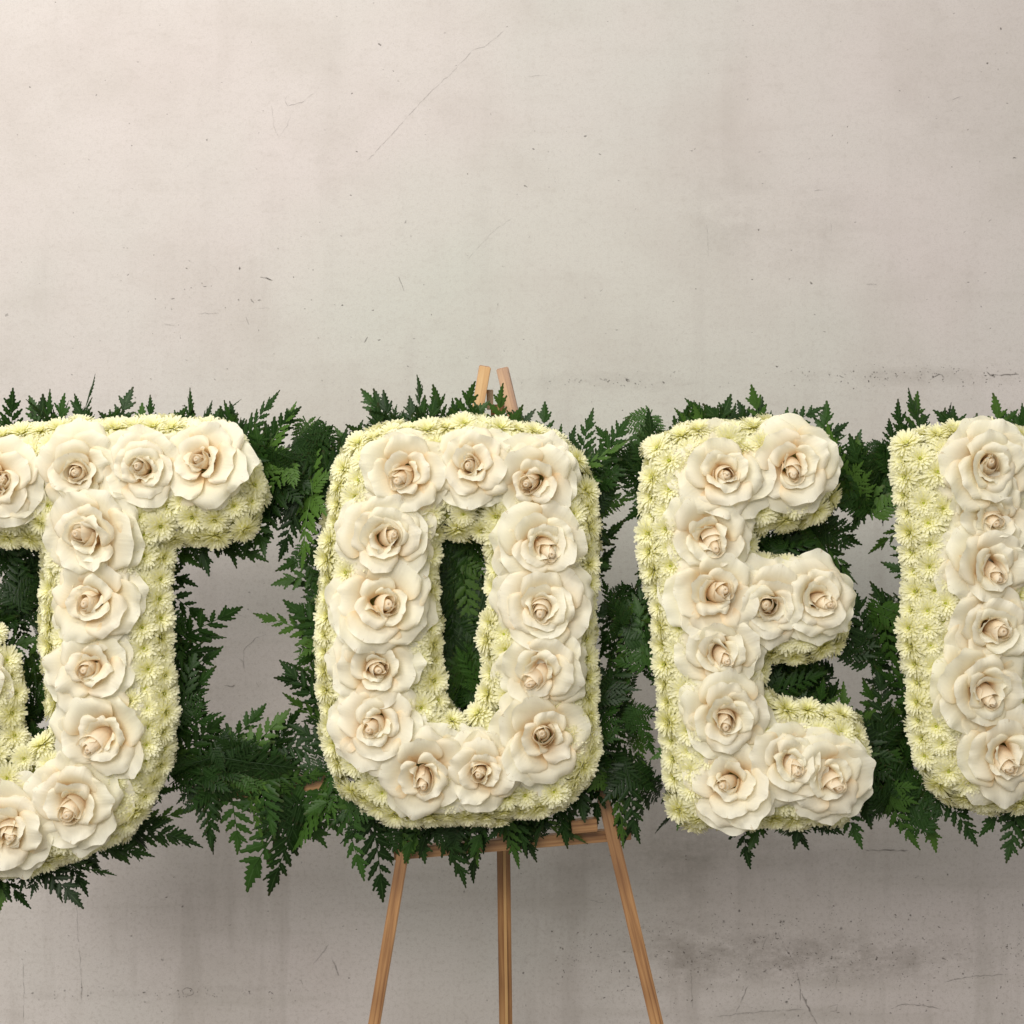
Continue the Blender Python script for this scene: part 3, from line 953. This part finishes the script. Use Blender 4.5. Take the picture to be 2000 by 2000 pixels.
# ------------------------------------------------------------------ ferns
def fern_mesh(seed, comb=False):
    """nominal length 1; x along the frond, y across, z its normal"""
    r = random.Random(seed)
    V_, F_, UV_ = [], [], []
    bend = r.uniform(-.22, .22)
    droop = r.uniform(.02, .20)
    twist = r.uniform(-.3, .3)

    def emit(x, y, z, u, v):
        y2 = y + bend * math.sin(x * 2.2) * x
        z2 = z - droop * x * x - 0.35 * abs(y) * abs(y) * 1.5 + twist * x * y
        V_.append((x, y2, z2))
        UV_.append((u, v))
        return len(V_) - 1

    def lance(x, y, a, L, w, fold, m=4, z0=0.0, lift=0.0):
        c, s = math.cos(a), math.sin(a)
        n = 2 * m
        curve = r.uniform(-.12, .12)
        rows = []
        for i in range(n + 1):
            t = i / n
            hw = w * (math.sin(math.pi * min(1, t ** 0.66)) ** 0.85 if 0 < t < 1 else 0.0)
            if i == 0: hw = w * 0.18
            tooth = 0.0
            if 0 < i < n:
                if i % 2: hw *= 1.25; tooth = 0.55 * L / n
                else: hw *= 0.74
            lx = t * L
            ly = curve * L * t * t
            row = []
            for q in (-1, 0, 1):
                X = lx + (tooth if q else 0)
                Y = ly + q * hw
                zz = z0 + fold * abs(q) * hw + lift * t * L
                row.append(emit(x + X * c - Y * s, y + X * s + Y * c, zz, 0.5 + 0.5 * q, t))
            rows.append(row)
        for i in range(n):
            A, B = rows[i], rows[i + 1]
            F_.append((A[0], A[1], B[1], B[0]))
            F_.append((A[1], A[2], B[2], B[1]))

    def stem(x0, y0, x1, y1, w):
        d = math.hypot(x1 - x0, y1 - y0)
        nx, ny = -(y1 - y0) / d * w, (x1 - x0) / d * w
        k = 5
        prev = None
        for i in range(k + 1):
            t = i / k
            f = 1 - 0.7 * t
            cx, cy = x0 + (x1 - x0) * t, y0 + (y1 - y0) * t
            cur = [emit(cx + nx * f, cy + ny * f, 0.0, 0, 0), emit(cx, cy, 0.9 * w, 0.5, 0), emit(cx - nx * f, cy - ny * f, 0.0, 1, 0)]
            if prev:
                F_.append((prev[0], prev[1], cur[1], cur[0]))
                F_.append((prev[1], prev[2], cur[2], cur[1]))
            prev = cur

    def sprig(x, y, a, L, depth, lift):
        c, s_ = math.cos(a), math.sin(a)
        stem(x - (0.01 if depth else 0) * L * c, y, x + c * L * .8, y + s_ * L * .8, 0.0075 * L + .002)
        n = r.choice((6, 6, 7)) if depth else max(3, int(L / 0.07))
        for i in range(n):
            for side in (-1, 1):
                sp_ = 0.04 + (0.80 if depth else 0.70) * (i + (0.35 if side > 0 else 0)) / n
                ang = a + side * R(58 - 22 * sp_ + r.uniform(-7, 7))
                px_, py_ = x + c * L * sp_, y + s_ * L * sp_
                lf = lift + r.uniform(-.12, .12)
                if depth and sp_ < split:
                    sprig(px_, py_, ang, L * .50 * (1 - sp_) ** 0.6 * r.uniform(.85, 1.1), 0, lf)
                else:
                    l2 = L * (0.31 if depth else 0.37) * (1 - sp_) ** 0.55 * r.uniform(.85, 1.12)
                    lance(px_, py_, ang, l2, l2 * r.uniform(.165, .20), r.uniform(-.45, -.05), 4, 0, lf)
        tl_ = .30 if depth else .40
        lance(x + c * L * (1 - tl_), y + s_ * L * (1 - tl_), a, L * tl_, L * r.uniform(.042, .056), -.25, 7 if depth else 5, 0, lift)
    split = r.choice((.12, .30, .42)) if not comb else 0.0
    sprig(0, 0, 0, 1.0, 1, 0.0)
    return mesh('fern_frond', V_, F_, M_FERN, UV_)


FERNS = [fern_mesh(40 + i, comb=False) for i in range(10)]

BEDS = []
for x_, lab in ((250, 'dark green fern fronds packed behind the J and out into the gap before the O'), (900, 'dark green fern fronds packed behind the O and filling its hole'),
                (1450, 'dark green fern fronds packed behind the E, showing between its arms'), (1900, 'dark green fern fronds packed behind the L at the right edge')):
    g_ = bpy.data.objects.new('fern_backing', None)
    COL.objects.link(g_)
    g_.location = P(x_, 1200, 0.05)
    tag(g_, lab, 'fern foliage', 'fern backing behind the floral letters')
    BEDS.append(g_)
fr = random.Random(11)
fcount = 0


# places where the photograph shows bare wall or wood between the ferns
OPEN = [(1222, 1000, 30, 58), (1225, 1085, 26, 45), (1702, 1090, 36, 82), (1672, 1295, 42, 55), (478, 1250, 82, 118), (1190, 1655, 62, 48), (520, 1150, 50, 60), (420, 1120, 50, 35),
        (560, 1640, 60, 40), (1450, 1700, 160, 55), (1000, 1720, 250, 50)]


def in_open(bx, by, tx, ty, side):
    dx, dy = tx - bx, ty - by
    L = math.hypot(dx, dy)
    for i in range(9):
        t = i / 8
        wd = side * (1 - t) + 4
        for q in (-1, 0, 1):
            x, y = bx + dx * t - dy / L * wd * q, by + dy * t + dx / L * wd * q
            for (cx, cy, rx, ry) in OPEN:
                if ((x - cx) / rx) ** 2 + ((y - cy) / ry) ** 2 < 1: return True
    return False


def frond(bx, by, tx, ty, y0=None, y1=None, roll=None, minlen=165, var=None):
    global fcount
    d = Vector((tx - bx, ty - by))
    L = d.length
    if L < minlen:                       # keep the tip, run the base further back under the flowers
        d = d.normalized() * minlen
        bx, by = tx - d.x, ty - d.y
    y0 = fr.uniform(.045, .065) if y0 is None else y0
    y1 = y0 + fr.uniform(-.030, .012) if y1 is None else y1
    a, b = P(bx, by, y0), P(tx, ty, y1)
    x = b - a
    s = x.length
    x.normalize()
    z = Vector((0, -1, 0))
    z = (z - x * z.dot(x)).normalized()
    roll = R(fr.uniform(-50, 50)) if roll is None else R(roll)
    z = Matrix.Rotation(roll, 3, x) @ z
    yv = z.cross(x)
    m = Matrix.Identity(4)
    wy = s * fr.uniform(.85, 1.12)
    for i in range(3):
        m[i][0], m[i][1], m[i][2], m[i][3] = x[i] * s, yv[i] * wy, z[i] * s, a[i]
    o = link('fern_frond', FERNS[fr.randrange(len(FERNS))] if var is None else FERNS[var], BEDS[0 if bx < 545 else 1 if bx < 1212 else 2 if bx < 1695 else 3])
    o.matrix_world = m
    fcount += 1
    return o


bpy.context.view_layer.update()
# tips one can follow in the photograph: base, tip
TIPS = [(25, 850, 30, 757), (60, 850, 58, 772), (90, 850, 76, 765), (120, 850, 130, 768), (152, 850, 151, 730), (190, 850, 205, 785), (215, 850, 242, 750), (265, 850, 268, 786), (290, 850, 336, 800), (365, 850, 358, 757),
        (375, 860, 450, 762), (440, 850, 415, 792), (465, 860, 442, 782), (480, 850, 525, 757), (505, 880, 590, 796), (500, 920, 568, 778), (540, 900, 600, 800), (560, 930, 622, 822), (590, 950, 655, 838), (600, 960, 696, 842), (630, 920, 662, 826),
        (480, 1000, 512, 1092), (520, 960, 513, 1095), (545, 950, 533, 1070), (590, 960, 545, 1096), (600, 990, 560, 1110), (400, 1050, 523, 1103), (400, 1030, 383, 1118), (430, 1030, 440, 1110), (390, 1040, 418, 1120), (330, 1060, 400, 1090),
        (300, 1120, 385, 1152), (320, 1150, 412, 1212), (320, 1260, 463, 1187), (320, 1240, 440, 1225), (320, 1320, 432, 1262), (330, 1290, 430, 1298), (340, 1400, 432, 1326), (350, 1420, 425, 1380), (400, 1500, 502, 1364), (360, 1470, 440, 1400),
        (430, 1520, 560, 1380), (480, 1520, 600, 1395), (400, 1540, 520, 1450), (640, 1250, 495, 1193), (660, 1120, 532, 1160), (650, 1060, 545, 1130), (640, 1150, 548, 1155), (650, 1230, 575, 1155), (650, 1300, 560, 1240), (650, 1340, 548, 1318),
        (650, 1360, 532, 1356), (650, 1400, 540, 1300), (640, 1420, 540, 1372), (640, 1460, 560, 1420),
        (395, 1500, 411, 1661), (420, 1520, 434, 1669), (448, 1520, 457, 1672), (480, 1530, 486, 1650), (500, 1530, 503, 1642), (600, 1520, 489, 1757), (590, 1560, 537, 1756), (640, 1540, 564, 1661), (560, 1530, 545, 1660), (690, 1540, 600, 1600), (700, 1560, 640, 1605),
        (240, 1600, 395, 1662), (230, 1630, 372, 1625), (260, 1600, 372, 1585), (200, 1660, 302, 1680), (180, 1640, 229, 1708), (140, 1660, 195, 1715), (120, 1660, 168, 1755), (60, 1660, 155, 1769), (80, 1670, 118, 1765), (30, 1670, 60, 1748), (-30, 1680, 36, 1748), (10, 1660, 0, 1785), (20, 1700, 84, 1745),
        (660, 1540, 714, 1722), (720, 1570, 768, 1762), (700, 1580, 742, 1700), (800, 1570, 828, 1690), (840, 1570, 904, 1738), (880, 1570, 912, 1690), (930, 1570, 965, 1718), (960, 1580, 935, 1680), (1000, 1590, 1022, 1675), (1050, 1580, 1042, 1660), (1050, 1600, 1146, 1656), (1090, 1570, 1106, 1660), (1140, 1520, 1160, 1600),
        (1200, 1520, 1217, 1658), (1270, 1540, 1233, 1662), (1240, 1560, 1262, 1645), (1350, 1570, 1312, 1645), (1450, 1570, 1487, 1698), (1500, 1580, 1466, 1665), (1500, 1560, 1551, 1673), (1570, 1580, 1560, 1660), (1560, 1580, 1629, 1651), (1630, 1560, 1662, 1667),
        (1700, 1560, 1692, 1602), (1700, 1540, 1722, 1615), (1720, 1530, 1806, 1661), (1790, 1520, 1845, 1665), (1760, 1540, 1830, 1640), (1850, 1560, 1913, 1653), (1980, 1560, 1930, 1642), (1990, 1550, 1966, 1687), (2000, 1560, 2030, 1680), (2060, 1560, 2100, 1660),
        (760, 850, 688, 762), (740, 860, 700, 768), (760, 860, 740, 762), (820, 850, 785, 742), (800, 860, 828, 775), (870, 850, 848, 752), (850, 860, 880, 775), (900, 860, 935, 746), (930, 850, 905, 790), (975, 860, 989, 748), (985, 860, 1020, 790), (1000, 870, 1050, 800),
        (1030, 850, 1094, 835), (1050, 860, 1097, 856), (1020, 860, 1078, 818), (1130, 920, 1142, 793), (1120, 920, 1205, 832), (1160, 930, 1226, 812), (1170, 960, 1232, 860), (1150, 960, 1105, 860), (1190, 940, 1240, 880),
        (1280, 900, 1336, 785), (1290, 900, 1300, 800), (1260, 920, 1250, 840), (1350, 860, 1352, 790), (1370, 860, 1394, 763), (1400, 860, 1430, 778), (1430, 870, 1452, 792), (1490, 860, 1467, 752), (1490, 860, 1512, 776), (1500, 870, 1537, 790), (1590, 880, 1592, 780), (1560, 860, 1560, 800),
        (1630, 920, 1623, 812), (1640, 940, 1604, 840), (1650, 940, 1680, 836), (1690, 960, 1660, 850), (1700, 950, 1694, 850), (1760, 900, 1755, 782), (1800, 870, 1783, 758), (1770, 900, 1737, 812), (1800, 870, 1826, 771), (1850, 870, 1866, 786), (1850, 870, 1890, 810), (1945, 870, 1943, 771), (1900, 860, 1902, 808), (1990, 880, 2010, 790),
        (1200, 960, 1228, 980), (1160, 990, 1215, 1040), (1260, 1000, 1230, 1030), (1270, 1060, 1240, 1090), (1160, 1060, 1222, 1020), (1170, 1120, 1215, 1075), (1265, 1100, 1235, 1150), (1270, 1120, 1262, 1122),
        (1620, 1020, 1700, 1060), (1600, 1040, 1690, 1130), (1620, 1060, 1660, 1160), (1690, 1000, 1690, 1040), (1740, 960, 1745, 1028), (1760, 1040, 1712, 1096), (1780, 1120, 1726, 1100), (1770, 1180, 1705, 1160), (1740, 1200, 1700, 1140), (1680, 1220, 1660, 1150), (1700, 1200, 1735, 1150),
        (1630, 1230, 1680, 1265), (1650, 1440, 1640, 1338), (1740, 1420, 1690, 1320), (1720, 1410, 1708, 1305), (1560, 1390, 1600, 1335), (1600, 1400, 1648, 1335), (1760, 1340, 1710, 1300)]
for t in TIPS:
    frond(*t)
nt = fcount
# depth of the bed: regions (x0, y0, x1, y1, how many)
FILL = [(505, 850, 640, 1010, 13), (345, 1440, 640, 1540, 10), (350, 1080, 365, 1400, 3), (605, 1040, 640, 1420, 4), (868, 1070, 935, 1375, 8), (1180, 860, 1250, 980, 6), (1180, 1130, 1265, 1580, 15),
        (1490, 1045, 1660, 1075, 6), (1515, 1315, 1600, 1350, 5), (1640, 870, 1735, 1000, 9), (1700, 1170, 1765, 1300, 7), (1690, 1400, 1780, 1570, 10), (20, 1080, 75, 1400, 9), (0, 1085, 80, 1170, 4), (800, 1590, 1150, 1630, 8), (-40, 1680, 200, 1700, 3)]
for k in range(12):
    y = 1100 + 24 * k
    frond(fr.uniform(860, 945), y - 70, fr.uniform(880, 930), y + 80, .050, .044, fr.uniform(-25, 25))
for k in range(5):
    frond(fr.uniform(870, 950), 1150, fr.uniform(870, 935), 1050, .055, .050, fr.uniform(-25, 25))
for (x0, y0, x1, y1, n) in FILL:
    for k in range(int(n * 1.5)):
        x, y = fr.uniform(x0, x1), fr.uniform(y0, y1)
        L = fr.uniform(100, 160)
        # run along the long side of the region, more or less
        base = 0 if (x1 - x0) > (y1 - y0) else math.pi / 2
        a = base + fr.choice((0, math.pi)) + fr.uniform(-.7, .7)
        dx, dy = math.cos(a) * L / 2, math.sin(a) * L / 2
        tx, ty = x + dx, y + dy
        tx = min(max(tx, x0 - 25), x1 + 25)
        ty = min(max(ty, y0 - 25), y1 + 25)
        yy = fr.uniform(.030, .080)
        if in_open(tx - 2 * dx, ty - 2 * dy, tx, ty, 30): continue
        frond(tx - 2 * dx, ty - 2 * dy, tx, ty, yy, yy + fr.uniform(-.015, .015), fr.uniform(-50, 50), 100)
# ragged fringe all round the letters
for poly in (J, O, E, L_):
    for p, nn in contour(poly, 46):
        if not (-40 < p.x < 2040) or (1125 < p.x < 1290 and p.y > 1530): continue
        for rep_ in range(2 if nn.y < -0.5 else fr.choice((0, 1, 1))):
            a = math.atan2(nn.y, nn.x) + fr.uniform(-1.0, 1.0)
            out = fr.uniform(6, 44) if nn.y < -0.3 else fr.uniform(0, 26)
            dx, dy = math.cos(a), math.sin(a)
            x, y = p.x + fr.uniform(-15, 15), p.y + fr.uniform(-10, 10)
            if in_open(x - dx * 100, y - dy * 100, x + dx * out, y + dy * out, 34): continue
            frond(x - dx * 100, y - dy * 100, x + dx * out, y + dy * out, None, None, fr.uniform(-45, 45), 140)
for bx, by, tx, ty in ((1110, 1540, 1128, 1648), (1185, 1500, 1160, 1618), (1150, 1500, 1140, 1610), (1210, 1500, 1205, 1640), (820, 1570, 800, 1675), (900, 1590, 870, 1670), (980, 1580, 1000, 1690), (1030, 1580, 1062, 1668), (1080, 1560, 1075, 1660), (1110, 1560, 1130, 1640), (780, 1580, 800, 1690), (860, 1580, 850, 1680), (835, 1600, 815, 1695), (885, 1600, 892, 1700), (925, 1600, 955, 1690), (975, 1600, 985, 1700), (1010, 1600, 1045, 1690), (940, 1590, 940, 1672)):
    frond(bx, by, tx, ty, .058, .050)
print('fronds', nt, fcount, 'roses', rose_count)
